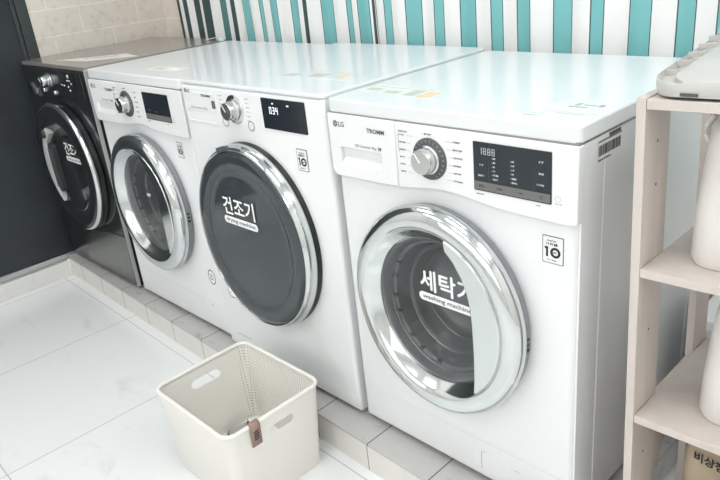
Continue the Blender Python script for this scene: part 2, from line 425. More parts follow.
o = obj('curtain_rod', b, 'alu', None, (0, .655, 2.27)); o.location = (0, .655, 2.27); tag(o, 'slim metal rod the striped curtains hang from', 'curtain rod')

# ================================================================== MACHINES
def rounded_front(b, x0, x1, z0, z1, yf, depth, rad, hole=None, mi=0):
    """a front plate with rounded rim; optional round hole (cx, cz, r)"""
    n = 96
    if hole: cx, cz, hr = hole
    else: cx, cz, hr = (x0+x1)/2, (z0+z1)/2, 0
    def rectpt(X0, X1, Z0, Z1, a):
        dx, dz = math.cos(a), math.sin(a); t = 1e9
        if dx > 1e-9: t = min(t, (X1-cx)/dx)
        if dx < -1e-9: t = min(t, (X0-cx)/dx)
        if dz > 1e-9: t = min(t, (Z1-cz)/dz)
        if dz < -1e-9: t = min(t, (Z0-cz)/dz)
        return cx+dx*t, cz+dz*t
    angs = sorted([2*PI*i/n for i in range(n)] + [math.atan2(Z-cz, X-cx) % (2*PI) for X in (x0+rad, x1-rad) for Z in (z0+rad, z1-rad)])
    loops = []
    if hole:
        loops.append([(cx+hr*math.cos(a), yf+.02, cz+hr*math.sin(a)) for a in angs])
        loops.append([(cx+hr*math.cos(a), yf, cz+hr*math.sin(a)) for a in angs])
    base = [rectpt(x0+rad, x1-rad, z0+rad, z1-rad, a) for a in angs]
    loops.append([(p[0], yf, p[1]) for p in base])
    hx, hz = (x1-x0)/2-rad, (z1-z0)/2-rad; mx, mz = (x0+x1)/2, (z0+z1)/2
    for k in range(1, 6):
        t = k/5*PI/2; off = rad*math.sin(t); yy = yf + rad*(1-math.cos(t))
        loops.append([(mx+(p[0]-mx)*(hx+off)/hx, yy, mz+(p[1]-mz)*(hz+off)/hz) for p in base])
    loops.append([(p[0], yf+depth, p[2]) for p in loops[-1]])
    loft(b, loops, cap0=not hole, mi=mi)

OFF = Vector((.3, .3, 0))
def cabinet(parent, H, D, m, name='cabinet', ridges=True):
    b = NB()
    if ridges:
        R = [(.597, .012), (.597, .078), (.5955, .080), (.5955, .086), (.597, .088), (.597, .135), (.5935, .142), (.5935, .52), (.597, .527), (.597, D-.01), (.590, D)]
    else:
        R = [(.597, .012), (.597, D-.01), (.590, D)]
    Lf = [(.6-x, y) for x, y in R][::-1]
    inner = [(.012, .012), (.012, D-.012), (.588, D-.012), (.588, .012)]
    prism(b, R + Lf + inner, .0125, H, 'z')
    box(b, .012, .588, .02, D-.012, .0125, .02)
    return obj(name, b, m, parent, OFF, smooth=False)
def feet(parent, D):
    for x in (.06, .54):
        for y in (.07, D-.07):
            b = NB(); lo = [[(x+r*math.cos(2*PI*i/16), y+r*math.sin(2*PI*i/16), z) for i in range(16)] for r, z in ((.020, 0), (.022, .004), (.018, .010), (.010, .0124))]
            loft(b, lo, cap0=True, cap1=True); obj('foot', b, 'black', parent, OFF)
def lid(parent, z0, z1, D, m, y0=-.004, r=.018, bev=.006):
    b = NB(); prism(b, rrect(0, .6, y0, D, r), z0, z1, 'z'); return obj('lid', b, m, parent, OFF, bevel=bev, seg=4)
def knob(parent, cx, cz, y, r=.041, kr=.026, dark=True):
    b = NB(); lathe_y(b, [(0, y-.0035), (r-.003, y-.0035), (r-.0005, y-.002), (r, y), (r-.004, y+.002)], cx, cz, 48)
    if dark:
        for i in range(20):
            a = math.radians(-150+i*300/19+90); 
            c, s = math.cos(a), math.sin(a); q = []
            for rr, tt in ((r*.80, -.0004), (r*.92, -.0004), (r*.92, .0004), (r*.80, .0004)):
                q.append(b.verts.new((cx+rr*c-tt*s, y-.0039, cz+rr*s+tt*c)))
            b.faces.new(q).material_index = 1
    d = obj('dial', b, ['darkring' if dark else 'chrome', 'dispprint'], parent, OFF)
    b = NB(); lathe_y(b, [(kr+.004, y-.0036), (kr+.0035, y-.008), (kr+.001, y-.009), (kr, y-.010), (kr*.97, y-.026), (kr*.90, y-.029), (0, y-.0295)], cx, cz, 48)
    k = obj('knob', b, 'satin', d, OFF)
    b = NB(); box(b, cx-.0012, cx+.0012, y-.0302, y-.0297, cz, cz+kr*.85)
    bmesh.ops.rotate(b, verts=b.verts, cent=(cx, 0, cz), matrix=Matrix.Rotation(math.radians(-38), 3, 'Y'))
    obj('pointer', b, 'decal', d, OFF)
    return d
def lg_mark(b, x, z, h, y):
    # round grey mark with the L and dot inside, then the two letters
    n = 28; r = h*.62; cx, cz = x+r, z+h/2
    c = b.verts.new((cx, y, cz)); ring = [b.verts.new((cx+r*math.cos(2*PI*i/n), y, cz+r*math.sin(2*PI*i/n))) for i in range(n)]
    for i in range(n): b.faces.new((c, ring[i], ring[(i+1) % n])).material_index = 0
    yy = y-.0003
    box(b, cx-r*.12, cx+r*.05, yy, y, cz-r*.45, cz+r*.5, 1); box(b, cx-r*.12, cx+r*.35, yy, y, cz-r*.5, cz-r*.35, 1)
    box(b, cx-r*.6, cx-r*.4, yy, y, cz+.1*r, cz+.3*r, 1); box(b, cx+r*.35, cx+r*.8, yy, y, cz-.08*r, cz+.08*r, 1)
    text(b, 'LG', cx+r*1.35, z, h, y, .02)
def seg7(b, s, x, z, h, y, mi):
    S = {'1': 'bc', '8': 'abcdefg', '0': 'abcdef', '3': 'abcdg', '4': 'fgbc', 'E': 'adefg', 'H': 'bcefg'}
    wd = h*.5; t = h*.13
    for ch in s:
        P = {'a': (0, wd, h-t, h), 'd': (0, wd, 0, t), 'g': (0, wd, h/2-t/2, h/2+t/2), 'f': (0, t, h/2, h), 'e': (0, t, 0, h/2), 'b': (wd-t, wd, h/2, h), 'c': (wd-t, wd, 0, h/2)}
        for k in S[ch]:
            a0, a1, c0, c1 = P[k]; g = t*.12
            box(b, x+a0+g, x+a1-g, y, y+.0003, z+c0+g, z+c1-g, mi)
        x += wd*1.42
def ten_badge(parent, x0, x1, z0, z1, y):
    b = NB(); prism(b, rrect(x0, x1, z0, z1, .002, 3), y-.0006, y+.001, 'y'); g = obj('warranty_badge', b, 'print', parent, OFF)
    b = NB(); prism(b, rrect(x0+.0016, x1-.0016, z0+.0016, z1-.0016, .0015, 3), y-.0010, y-.0004, 'y', 0)
    wx, hz = x1-x0, z1-z0; yy = y-.0014
    xs = x0+wx*.16
    box(b, xs+.001, xs+wx*.12, yy, yy+.0006, z0+hz*.24, z0+hz*.60, 1); box(b, xs-.0015, xs+.002, yy, yy+.0006, z0+hz*.52, z0+hz*.60, 1)
    lathe_y(b, [(hz*.19, yy), (hz*.105, yy), (hz*.105, yy+.0006), (hz*.19, yy+.0006)], x0+wx*.62, z0+hz*.42, 28, mi=1, close=True)
    bars(b, x0+wx*.48+.001, z0+hz*.38, 3, yy, .002, hz*.07, .0007, 1)
    bars(b, x0+wx*.25, z0+hz*.80, 5, yy, .0028, hz*.05, .0012, 1); bars(b, x0+wx*.2, z0+hz*.66, 6, yy, .003, hz*.1, .0007, 1)
    bars(b, x0+wx*.25, z0+hz*.10, 4, yy, .003, hz*.05, .0016, 1)
    obj('badge_print', b, ['whiteP', 'ink'], g, OFF, smooth=False)
def decal(parent, word, sub, x, z, wd, h, y, slant=0):
    """big white word with a white pill below it"""
    b = NB(); text(b, word, x, z, h, y, .035, 0, width=wd); 
    ph = h*.46; z1 = z-h*.18; z0 = z1-ph
    prism(b, rrect(x-.004, x+wd*1.06, z0, z1, ph*.48, 5), y, y+.0006, 'y', 0)
    text(b, sub, x+.003, z0+ph*.22, ph*.58, y-.0004, .0, 1, width=wd*.96)
    return obj('door_decal', b, ['decal', 'ink'], parent, OFF, smooth=False)
def cycle_print(b, cx, cz, r, y, n=6):
    for s in (-1, 1):
        for k in range(n):
            z = cz + .040 - k*.0152
            dx = math.sqrt(max(0, 1-((z-cz)/.058)**2))
            xa = cx + s*(r*.55 + r*.6*dx); xb = cx + s*(.056)
            if s > 0:
                box(b, min(xa, xb), max(xa, xb)+.002, y, y+.0003, z, z+.0005, 1); bars(b, cx+.0585, z-.001, random.choice((4, 5, 6)), y, .0026, .0034, .001, 0)
            else:
                box(b, min(xa, xb)-.001, max(xa, xb), y, y+.0003, z, z+.0005, 1); bars(b, cx-.077, z-.001, random.choice((4, 5)), y, .0026, .0034, .001, 0)
    bars(b, cx-.01, cz+.047, 5, y, .0026, .0034, .001, 0)

def washer_door(t, cx, cz, word=True, kx=.98, kz=1.058):
    O = OFF
    b = NB(); lathe_y(b, [(.19, .003), (.215, .003), (.219, -.002), (.218, -.016), (.212, -.022), (.16, -.026), (.155, .0)], cx, cz, 96, kx, kz)
    d = obj('door', b, 'bodygrey', t, O)
    b = NB(); lathe_y(b, [(.215, -.0165), (.2225, -.0185), (.2245, -.025), (.2235, -.034), (.219, -.043), (.210, -.0495), (.199, -.052), (.188, -.0515), (.181, -.049), (.175, -.042), (.162, -.028), (.157, -.024)], cx, cz, 128, kx, kz)
    obj('chrome_ring', b, 'chrome', d, O, angle=60)
    # moulded handle plate across the right of the window
    pts = []
    for i in range(29):
        a = math.radians(-52+126*i/28); pts.append((cx+.180*kx*math.cos(a), cz+.180*kz*math.sin(a)))
    inner = [(cx+u, cz+v) for u, v in ((.052, .160), (.072, .140), (.090, .112), (.102, .082), (.109, .05), (.112, .01), (.113, -.05), (.112, -.11), (.110, -.138))]
    b = NB(); prism(b, pts+inner, -.0505, -.027, 'y'); obj('handle_plate', b, 'chrome', d, O, bevel=.004, seg=3)
    b = NB(); lathe_y(b, [(.159, -.0275), (.156, -.0285), (0, -.0295), ], cx, cz, 72, kx, kz)
    obj('window', b, 'clear', d, O)
    b = NB(); lathe_y(b, [(.157, -.024), (.151, -.021), (.147, -.006), (.141, .0), (.137, .0015)], cx, cz, 72, kx, kz)
    obj('bowl_rim', b, 'bowlrim', d, O, angle=50)
    b = NB(); lathe_y(b, [(.137, .0015), (.136, .002), (.128, .02), (.122, .03), (.117, .030), (.113, .034), (.100, .075), (.09, .085), (.0, .092)], cx, cz, 72, kx, kz)
    obj('glass_bowl', b, 'bowl', d, O, angle=50)
    for r, y in ((.144, -.006), (.119, .028), (.104, .065)):
        b = NB(); n = 72
        tube(b, [(cx+r*kx*math.cos(2*PI*i/n), y, cz+r*kz*math.sin(2*PI*i/n)) for i in range(n+1)], .0012, 6); obj('bowl_ring', b, 'satin', d, O)
    # little moulded tabs round the gasket
    for a in (150, 165, 185, 200, 225, 240, 262):
        c, s = math.cos(math.radians(a)), math.sin(math.radians(a)); x, z = cx+.137*c*kx, cz+.137*s*kz
        b = NB(); box(b, x-.005, x+.005, -.006, .004, z-.003, z+.003)
        obj('gasket_tab', b, 'gasket', d, O, bevel=.001)
    for k in range(3):
        b = NB(); box(b, cx+.214*kx, cx+.2195*kx, -.014, -.006, cz-.002-k*.012, cz+.004-k*.012)
        obj('latch_mark', b, 'black', d, O)
    return d

def drawer(t, y, x1, z0, z1, px, pz, shape, m='whiteP', bev=.003):
    b = NB(); prism(b, shape, y, y+.02, 'y'); o = obj('detergent_drawer', b, m, t, OFF)
    c = NB(); prism(c, rrect(px[0], px[1], pz[0], pz[1], .004, 3), y-.01, y+.014, 'y'); boolean(o, c, OFF)
    bv = o.modifiers.new('bevel', 'BEVEL'); bv.width = bev; bv.segments = 2; bv.limit_method = 'ANGLE'; bv.angle_limit = math.radians(50)
    b = NB(); prism(b, [(y+.0135, pz[0]+.001), (y+.0135, pz[1]), (y+.008, pz[1]), (y+.0115, pz[0]+.012), (y+.002, pz[0]+.001)], px[0]+.001, px[1]-.001, 'x')
    obj('drawer_grip', b, 'pocket', o, OFF)
    return o

def washer(x0, y0, label, knob_x, disp, badge, detailed):
    D = .585; yp = -.007
    t = thing('washing_machine', label, 'washing machine', (x0+.3, y0+.3, 0))
    cabinet(t, .8215, D, 'white'); feet(t, D)
    b = NB(); box(b, .003, .597, -.002, D-.006, .8200, .8262); obj('lid_gap_shade', b, 'seam', t, OFF)  # dark strip standing in for the shaded gap below the lid
    lid(t, .8235, .853, D, 'lid', r=.014, bev=.0045)
    cx, cz = .292, .431
    b = NB(); rounded_front(b, .005, .595, .0125, .80, .004, .03, .014, (cx, cz, .19)); fp = obj('front_panel', b, 'white', t, OFF, angle=60)
    b = NB(); box(b, .019, .581, .0035, .005, .1185, .1197); obj('kick_panel_seam', b, 'jug', fp, OFF)
    # drum behind the door
    b = NB(); lathe_y(b, [(.19, .03), (.185, .05), (.22, .11), (.22, .40), (0, .42)], cx, cz, 64); obj('drum', b, 'drum', t, OFF)
    # control panel; its lower edge arches over the door
    def zb(x):
        u = (x-.30)/.30
        return .684 + .013*math.exp(-((x-.32)/.085)**2) - .004*abs(u)
    sp = .198
    xs = [sp*i/10 for i in range(11)]
    left = [(0, .8212), (0, .695), (.006, .684)] + [(x, zb(x)) for x in xs[1:]] + [(sp, .8212)]
    drawer(t, yp, sp, .68, .8212, (.032, .156), (.713, .748), left)
    xs = [sp+.0015+(.6-sp-.0015)*i/24 for i in range(25)]
    right = [(xs[0], .8212)] + [(x, zb(x)) for x in xs[:-1]] + [(.598, .684), (.6, .688), (.6, .8205)]
    b = NB(); prism(b, right, yp, yp+.02, 'y'); cp = obj('control_panel', b, 'whiteP', t, OFF, bevel=.003)
    y = yp-.0006
    b = NB(); lg_mark(b, .018, .7945, .0115, y); text(b, 'TROMM', .120, .790, .0095, y, .03, 0, width=.05)
    text(b, 'DD Inverter 9kg', .081, .7535, .0078, y, .0, 0, width=.063); bars(b, .150, .7535, 2, y, .004, .009, .0006)
    obj('brand_print', b, ['print', 'whiteP'], t, OFF, smooth=False)
    b = NB(); cycle_print(b, knob_x, .757, .041, y); bars(b, knob_x-.078, .803, 7, y, .0026, .003, .0008); box(b, knob_x-.079, knob_x-.0785, y, y+.0003, .76, .8)
    bars(b, disp[0]+.005, disp[2]-.008, 6, y, .002, .0026); bars(b, disp[1]-.03, disp[2]-.008, 3, y, .002, .0026)
    lathe_y(b, [(.0055, y), (.0048, y)], disp[1]+.012, disp[2]+.012, 20, mi=1); bars(b, disp[1]+.006, disp[2]+.002, 6, y, .0017, .002, mi=1)
    obj('cycle_print', b, ['print', 'print_lt'], cp, OFF, smooth=False)
    knob(t, knob_x, .757, yp, .042, .0255)
    x0d, x1d, z0d, z1d = disp
    b = NB(); prism(b, rrect(x0d, x1d, z0d, z1d, .002, 3), yp-.0012, yp+.001, 'y'); ds = obj('display', b, 'display', t, OFF)
    b = NB(); box(b, x0d+.002, x1d-.002, yp-.0018, yp-.001, z0d+.002, z0d+.018, 0)
    yy = yp-.0022; wd = x1d-x0d
    if detailed:
        for k, fx in enumerate((.1, .34, .62, .88)):
            X = x0d+wd*fx
            if k == 3: lathe_y(b, [(.0034, yy), (.0026, yy)], X, z0d+.010, 18, mi=1); box(b, X-.0004, X+.0004, yy, yy+.0003, z0d+.011, z0d+.015, 1)
            elif k == 0: box(b, X+.002, X+.003, yy, yy+.0003, z0d+.007, z0d+.013, 1); box(b, X+.004, X+.005, yy, yy+.0003, z0d+.007, z0d+.013, 1); prism(b, [(X-.004, z0d+.007), (X-.004, z0d+.013), (X+.001, z0d+.010)], yy, yy+.0003, 'y', 1)
            else: bars(b, X-.004, z0d+.008, 3, yy, .003, .0035, .0008, 1)
    obj('button_strip', b, ['dispbar', 'black'], ds, OFF, smooth=False)
    b = NB(); yy = yp-.0016
    if detailed:
        seg7(b, '1888', x0d+.013, z1d-.023, .013, yy, 0)
        for X in (x0d+.043, x0d+.082):
            for k in range(6): box(b, X-.003, X-.002, yy, yy+.0003, z0d+.0255+k*.0077, z0d+.0265+k*.0077, 0); bars(b, X, z0d+.0245+k*.0077, 4 if k < 2 else 2, yy, .0022, .0034, .0006, 0)
        bars(b, x0d+.014, z0d+.048, 2, yy, .0038, .004, .0015); bars(b, x0d+.010, z0d+.028, 4, yy, .003, .0035, .0006)
        bars(b, x1d-.024, z0d+.070, 2, yy, .0038, .004, .0015); bars(b, x1d-.024, z0d+.050, 2, yy, .0038, .004, .0015); bars(b, x1d-.028, z0d+.030, 4, yy, .003, .0035, .0006)
        for X in (x0d+.033, x1d-.033): box(b, X, X+.0003, yy, yy+.0002, z0d+.02, z1d-.03, 1)
    else:
        bars(b, x0d+.02, z0d+.028, 4, yy, .003, .002, .002, 1); bars(b, x0d+.06, z0d+.026, 4, yy, .003, .002, .002, 1)
    obj('display_print', b, ['dispprint', 'dispbar'], ds, OFF, smooth=False)
    ten_badge(t, *badge, .004)
    d = washer_door(t, cx, cz)
    return t, d

t4, d4 = washer(0, 0, 'nearest white washing machine on the tiled plinth, beside the beech rack', .287, (.392, .552, .714, .8065), (.528, .570, .598, .651), True)
b = NB(); cx, cz = .292, .431
dz = Vector((cx, 0, cz))
b.free()
def door_word(d, word, sub, x, z, wd, h, y, O):
    b = NB()
    for i, (ox, oz) in enumerate(((0, 0), (.0011, 0), (-.0011, 0), (0, .0011), (0, -.0011))): text(b, word, x+ox, z+oz, h, y-.00004*i, 0, 0, width=wd)
    ph = h*.42; z1 = z-h*.14; z0 = z1-ph
    prism(b, rrect(x-.006, x+wd*1.05, z0, z1, ph*.48, 5), y, y+.0006, 'y', 0)
    text(b, sub, x+.004, z0+ph*.16, ph*.66, y-.0004, .01, 1, width=wd*.94)
    return obj('door_decal', b, ['decal', 'ink'], d, O, smooth=False)
door_word(d4, '세탁기', 'washing machine', .262, .480, .134, .047, -.031, OFF)
t2, d2 = washer(-1.230, .012, 'white washing machine standing between the black dryer and the round-glassed white dryer', .257, (.372, .523, .721, .804), (.499, .531, .611, .660), False)
b = NB(); bars(b, .30, .46, 3, -.031, .006, .012, .003); obj('door_decal', b, 'decal', d2, OFF, smooth=False)

# bits only the near washer shows
y = .004
b = NB(); prism(b, rrect(.355, .45, .040, .098, .004, 3), y-.0006, y+.001, 'y'); o = obj('filter_flap', b, 'white', t4, OFF, bevel=.0008)
b = NB(); text(b, 'OPEN', .46, .078, .004, y-.0004); tube(b, [(.376, y-.001, .04), (.376, y-.001, .088), (.380, y-.001, .091), (.386, y-.001, .089)], .0006, 6)
obj('flap_print', b, 'print_lt', t4, OFF, smooth=False); 
# rating label on the right flank
b = NB()
for i in range(26):
    yy = .062 + i*.003; box(b, .5972, .5976, yy, yy+random.choice((.0008, .0016, .002)), .785, .803)
for i in range(22):
    yy = .062+i*.0037; box(b, .5972, .5976, yy, yy+.002, .8085, .8115); 
for i in range(14):
    yy = .098+i*.003; box(b, .5972, .5976, yy, yy+.002, .812, .818); box(b, .5972, .5976, .062+i*.0031, .0638+i*.0031, .776, .779)
obj('rating_label', b, 'print', t4, OFF, smooth=False)
def lid_label(t, pts, z, m, marks, name='lid_label'):
    b = NB(); prism(b, pts, z, z+.0004, 'z'); l = obj(name, b, m, t, OFF, smooth=False)
    b = NB()
    for x0, x1, y0, y1, mi in marks: box(b, x0, x1, y0, y1, z+.0004, z+.0007, mi)
    obj('label_print', b, ['paleprint', 'green', 'orange', 'red', 'decal'], l, OFF, smooth=False)
lid_label(t4, [(.455, .02), (.59, .035), (.582, .15), (.488, .16)], .853, 'clearfilm',
          [(.47, .50, .03, .034, 1), (.47, .505, .045, .048, 0), (.52, .57, .06, .063, 1), (.50, .555, .085, .1, 4), (.515, .55, .104, .112, 1), (.52, .53, .118, .135, 1), (.535, .56, .122, .128, 1),
           (.563, .572, .12, .135, 3), (.475, .585, .07, .0715, 0)])
lid_label(t4, [(.01, .075), (.24, .055), (.235, .13), (.02, .145)], .853, 'clearfilm', [(.03, .07, .09, .11, 0), (.09, .13, .08, .1, 0), (.15, .18, .075, .12, 0), (.19, .222, .07, .118, 2), (.04, .2, .125, .127, 0)])

# ---- white dryer
def white_dryer(x0, y0):
    D = .60; H = .857
    t = thing('clothes_dryer', 'white clothes dryer with large round dark glass door, behind the white basket', 'clothes dryer', (x0+.3, y0+.3, 0))
    cabinet(t, .8455, D, 'white', ridges=False); feet(t, D)
    b = NB(); prism(b, rrect(.0, .6, -.004, D, .02), .8455, H, 'z'); obj('lid', b, 'lid', t, OFF, bevel=.005, seg=4)
    cx, cz = .284, .452
    b = NB(); rounded_front(b, .001, .599, .0125, .8455, -.004, .035, .010); obj('front_panel', b, 'white', t, OFF, angle=60)
    y = -.0045
    # fascia with drawer pocket
    shp = rrect(.012, .172, .742, .8265, .004, 3)
    drawer(t, -.0055, .17, 0, 0, (.024, .158), (.748, .776), shp, bev=.001)
    y = -.0062
    b = NB(); lg_mark(b, .022, .8315-.0075, .009, y); text(b, 'TROMM', .102, .8165, .007, y, .03, width=.046); prism(b, rrect(.150, .166, .788, .809, .001, 2), y, y+.0004, 'y', 0)
    text(b, 'DD Inverter 9kg', .045, .781, .006, y, width=.08)
    obj('brand_print', b, ['print', 'whiteP'], t, OFF, smooth=False)
    y = -.0046
    kx, kz = .252, .794
    b = NB()
    for s in (-1, 1):
        for k in range(6):
            z = kz+.030-k*.011; bars(b, kx+(.050 if s > 0 else -.066), z, 4, y, .0028, .003, .001)
    obj('cycle_print', b, 'print_lt', t, OFF, smooth=False)
    knob(t, kx, kz, -.004, .038, .024, dark=False)
    for X in (.203, .316):
        b = NB(); lathe_y(b, [(0, -.0065), (.010, -.0065), (.0115, -.004)], X, .758, 24, mi=0); lathe_y(b, [(.0115, -.0068), (.0125, -.0068), (.0125, -.004), (.0115, -.004)], X, .758, 24, mi=1, close=True)
        obj('button', b, ['whiteP', 'satin'], t, OFF)
    b = NB(); prism(b, rrect(.372, .534, .760, .835, .002, 3), -.0062, -.003, 'y'); ds = obj('display', b, 'display', t, OFF)
    b = NB(); prism(b, rrect(.374, .532, .762, .833, .002, 3), -.0066, -.006, 'y', 1)
    seg7(b, '034', .402, .798, .017, -.0072, 0); box(b, .415, .42, -.0072, -.0068, .822, .825, 0); box(b, .470, .478, -.0072, -.0068, .8205, .8235, 0)
    obj('display_print', b, ['led', 'display'], ds, OFF, smooth=False)
    ten_badge(t, .482, .520, .668, .722, -.0045)
    # round door
    O = OFF; kx_, kz_ = .945, 1.03
    b = NB(); lathe_y(b, [(.20, .0), (.250, -.002), (.2535, -.006), (.2515, -.016), (.247, -.018), (.20, -.018)], cx, cz, 96, kx_, kz_); d = obj('door', b, 'black', t, O)
    b = NB(); lathe_y(b, [(.2475, -.0175), (.2525, -.020), (.253, -.027), (.251, -.039), (.248, -.047), (.2445, -.0515), (.241, -.051), (.239, -.046)], cx, cz, 128, kx_, kz_); obj('chrome_ring', b, 'chrome', d, O, angle=60)
    b = NB(); lathe_y(b, [(.2395, -.0485), (.237, -.0515), (.225, -.0535), (.20, -.0535), (.196, -.052), (.165, -.052), (.10, -.0545), (0, -.056)], cx, cz, 96, kx_, kz_)
    for f in b.faces:
        pass
    obj('door_glass', b, 'darkglass', d, O, angle=60)
    b = NB(); n = 96; tube(b, [(cx+.19*kx_*math.cos(2*PI*i/n), -.0522, cz+.19*kz_*math.sin(2*PI*i/n)) for i in range(n+1)], .0008, 6); obj('glass_rim_line', b, 'darkring', d, O)
    b = NB(); pts = []
    for i in range(9):
        a = math.radians(97+12*i/8); pts.append((cx+.2535*kx_*math.cos(a), cz+.2535*kz_*math.sin(a)))
    for i in range(9):
        a = math.radians(109-12*i/8); pts.append((cx+.240*kx_*math.cos(a), cz+.240*kz_*math.sin(a)))
    prism(b, pts, -.054, -.045, 'y'); obj('finger_grip', b, 'darkring', d, O, bevel=.001)
    door_word(d, '건조기', 'drying machine', .200, .520, .138, .050, -.0575, O)
    # round sticker low on the left, half behind the door
    sticker(t, .066, .218, -.0046, True)
    b = NB(); bars(b, .055, .062, 14, -.0048, .004, .003, .0012, 0); obj('front_print', b, 'print_lt', t, OFF, smooth=False)
    return t
def sticker(t, x, z, y, dark):
    b = NB(); lathe_y(b, [(0, y-.0004), (.026, y-.0004), (.027, y)], x, z, 32, .85, 1.1, mi=0)
    lathe_y(b, [(.0245, y-.0007), (.0205, y-.0007)], x, z, 32, .85, 1.1, mi=1)
    for k in range(3): bars(b, x-.011, z-.010+k*.008, 5, y-.0009, .003, .004, .001, 1)
    obj('round_sticker', b, ['decal', 'red' if dark else 'print'], t, OFF, smooth=False)
t3 = white_dryer(-.614, .004)
lid_label(t3, [(.27, .11), (.54, .13), (.53, .215), (.25, .20)], .857, 'lid', [(.30, .34, .13, .16, 0), (.38, .43, .14, .18, 0), (.47, .50, .15, .19, 2), (.28, .5, .2, .202, 0)])
sticker(t2, .549, .218, .0036, False)
b = NB(); prism(b, rrect(.515, .519, .105, .109, .001, 2), .003, .005, 'y'); obj('screw_cap', b, 'seam', t2, OFF)
lid_label(t2, [(.29, .06), (.46, .075), (.45, .13), (.28, .115)], .853, 'sticker', [(.31, .36, .08, .1, 0), (.38, .43, .09, .11, 4)])

# ---- black dryer at the end
def black_dryer(x0, y0):
    D = .60; H = .853
    t = thing('clothes_dryer', 'black clothes dryer with wall reflection coloured into its taupe top, at the far end beside the dark door', 'clothes dryer', (x0+.3, y0+.3, 0))
    cabinet(t, .838, D, 'blkbody', ridges=False); feet(t, D)
    b = NB(); prism(b, rrect(.0, .597, .004, D, .012), .838, H, 'z'); obj('lid', b, 'toplid', t, OFF, bevel=.003, seg=3)
    cx, cz = .310, .462
    b = NB(); rounded_front(b, .001, .594, .0125, .838, -.002, .035, .012); obj('front_panel', b, 'blkbody', t, OFF, angle=60)
    b = NB(); box(b, .5945, .5985, -.003, .01, .0125, .845); obj('edge_trim', b, 'alup', t, OFF)
    # graphite kick panel with a curved top-left corner
    pts = [(.592, .020), (.592, .222), (.46, .214), (.38, .200)] + [(.38-.20*math.sin(PI/2*i/8), .200-.165*(1-math.cos(PI/2*i/8))) for i in range(1, 9)] + [(.185, .020)]
    b = NB(); prism(b, pts, -.005, .0, 'y'); obj('kick_panel', b, 'kick', t, OFF, bevel=.0015)
    # fascia
    b = NB(); prism(b, rrect(.160, .56, .735, .834, .006, 3), -.005, 0, 'y'); obj('control_panel', b, 'blkbody', t, OFF, bevel=.002)
    knob(t, .262, .792, -.005, .032, .022, dark=False)
    for X, Z in ((.205, .752), (.305, .748)):
        b = NB(); lathe_y(b, [(0, -.0125), (.008, -.012), (.010, -.009), (.010, -.004)], X, Z, 24); obj('button', b, 'satin', t, OFF)
    b = NB(); prism(b, rrect(.372, .520, .752, .828, .003, 3), -.0062, -.004, 'y'); ds = obj('display', b, 'black', t, OFF)
    b = NB()
    for X, Z in ((.385, .782), (.405, .781), (.44, .80), (.455, .812), (.458, .80), (.44, .778), (.448, .765), (.47, .79)): bars(b, X, Z, 2, -.0068, .0042, .0045, .001)
    bars(b, .45, .817, 3, -.0068, .004, .006, .001)
    obj('display_print', b, 'led', ds, OFF, smooth=False)
    b = NB(); prism(b, [(.085, .775), (.135, .752), (.135, .735), (.105, .728)], -.012, 0, 'y'); dr = obj('drawer_pull', b, 'alu', t, OFF, bevel=.003)
    b = NB(); prism(b, [(.135, .752), (.155, .742), (.155, .725), (.105, .728), (.135, .735)], -.010, 0, 'y'); obj('drawer_pull_shadow_line', b, 'darkring', dr, OFF, bevel=.002).name = 'drawer_shadow'  # dark piece stands in for the shadow beside the pull
    O = OFF
    b = NB(); lathe_y(b, [(.20, .0), (.240, -.002), (.246, -.008), (.244, -.024), (.23, -.026), (.2, -.02)], cx, cz, 96, 1, 1.03); d = obj('door', b, 'blkbody', t, O)
    b = NB(); lathe_y(b, [(.243, -.0255), (.248, -.030), (.247, -.040), (.2415, -.045), (.238, -.0465), (.236, -.0465)], cx, cz, 128, 1, 1.03); obj('chrome_ring', b, 'chrome', d, O, angle=60)
    b = NB(); lathe_y(b, [(.235, -.045), (.225, -.049), (.20, -.051), (.178, -.0495), (.160, -.034), (.0, -.034)], cx, cz, 96, 1, 1.03); obj('door_glass', b, 'blkbody', d, O, angle=60)
    b = NB(); tube(b, [(cx+.168*math.cos(math.radians(a)), -.041, cz+.172*math.sin(math.radians(a))) for a in range(-100, 21, 5)], .002, 6); obj('window_rim', b, 'satin', d, O)
    # handle: chrome crescent on the left with a ribbed black grip beside it
    R0, R1 = .176, .10
    pts = [(cx+R0*math.cos(math.radians(a)), cz+1.03*R0*math.sin(math.radians(a))) for a in range(122, 239, 6)]
    inner = [(cx-.092, cz-.148), (cx-.118, cz-.10), (cx-.128, cz), (cx-.122, cz+.09), (cx-.085, cz+.115), (cx-.06, cz+.135)]
    b = NB(); prism(b, pts+inner, -.054, -.030, 'y'); h = obj('door_handle', b, 'alup', d, O, bevel=.004, seg=3)
    b = NB(); lathe_y(b, [(0, -.066), (.014, -.066), (.018, -.062), (.020, -.052)], cx-.112, cz+.130, 28); obj('handle_pivot', b, 'black', d, O)
    b = NB()
    prism(b, rrect(cx-.124, cx-.076, cz-.11, cz+.09, .02, 5), -.050, -.032, 'y')
    for k in range(5): X = cx-.118+k*.009; tube(b, [(X, -.051, cz-.09), (X, -.053, cz), (X, -.051, cz+.07)], .0028, 6)
    obj('handle_grip', b, 'frame', d, O, bevel=.002)
    door_word(d, '건조기', 'drying machine', .325, .522, .118, .048, -.036, O)
    b = NB(); prism(b, [(.215, .06), (.42, .09), (.565, .225), (.42, .25)], H, H+.0004, 'z'); l = obj('lid_label', b, 'sticker', t, OFF, smooth=False)
    b = NB()
    for k in range(4): box(b, .33+k*.03, .35+k*.03, .12+k*.02, .15+k*.02, H+.0004, H+.0006)
    obj('label_print', b, 'print_lt', l, OFF, smooth=False)
    return t
t1 = black_dryer(-1.861, .016)

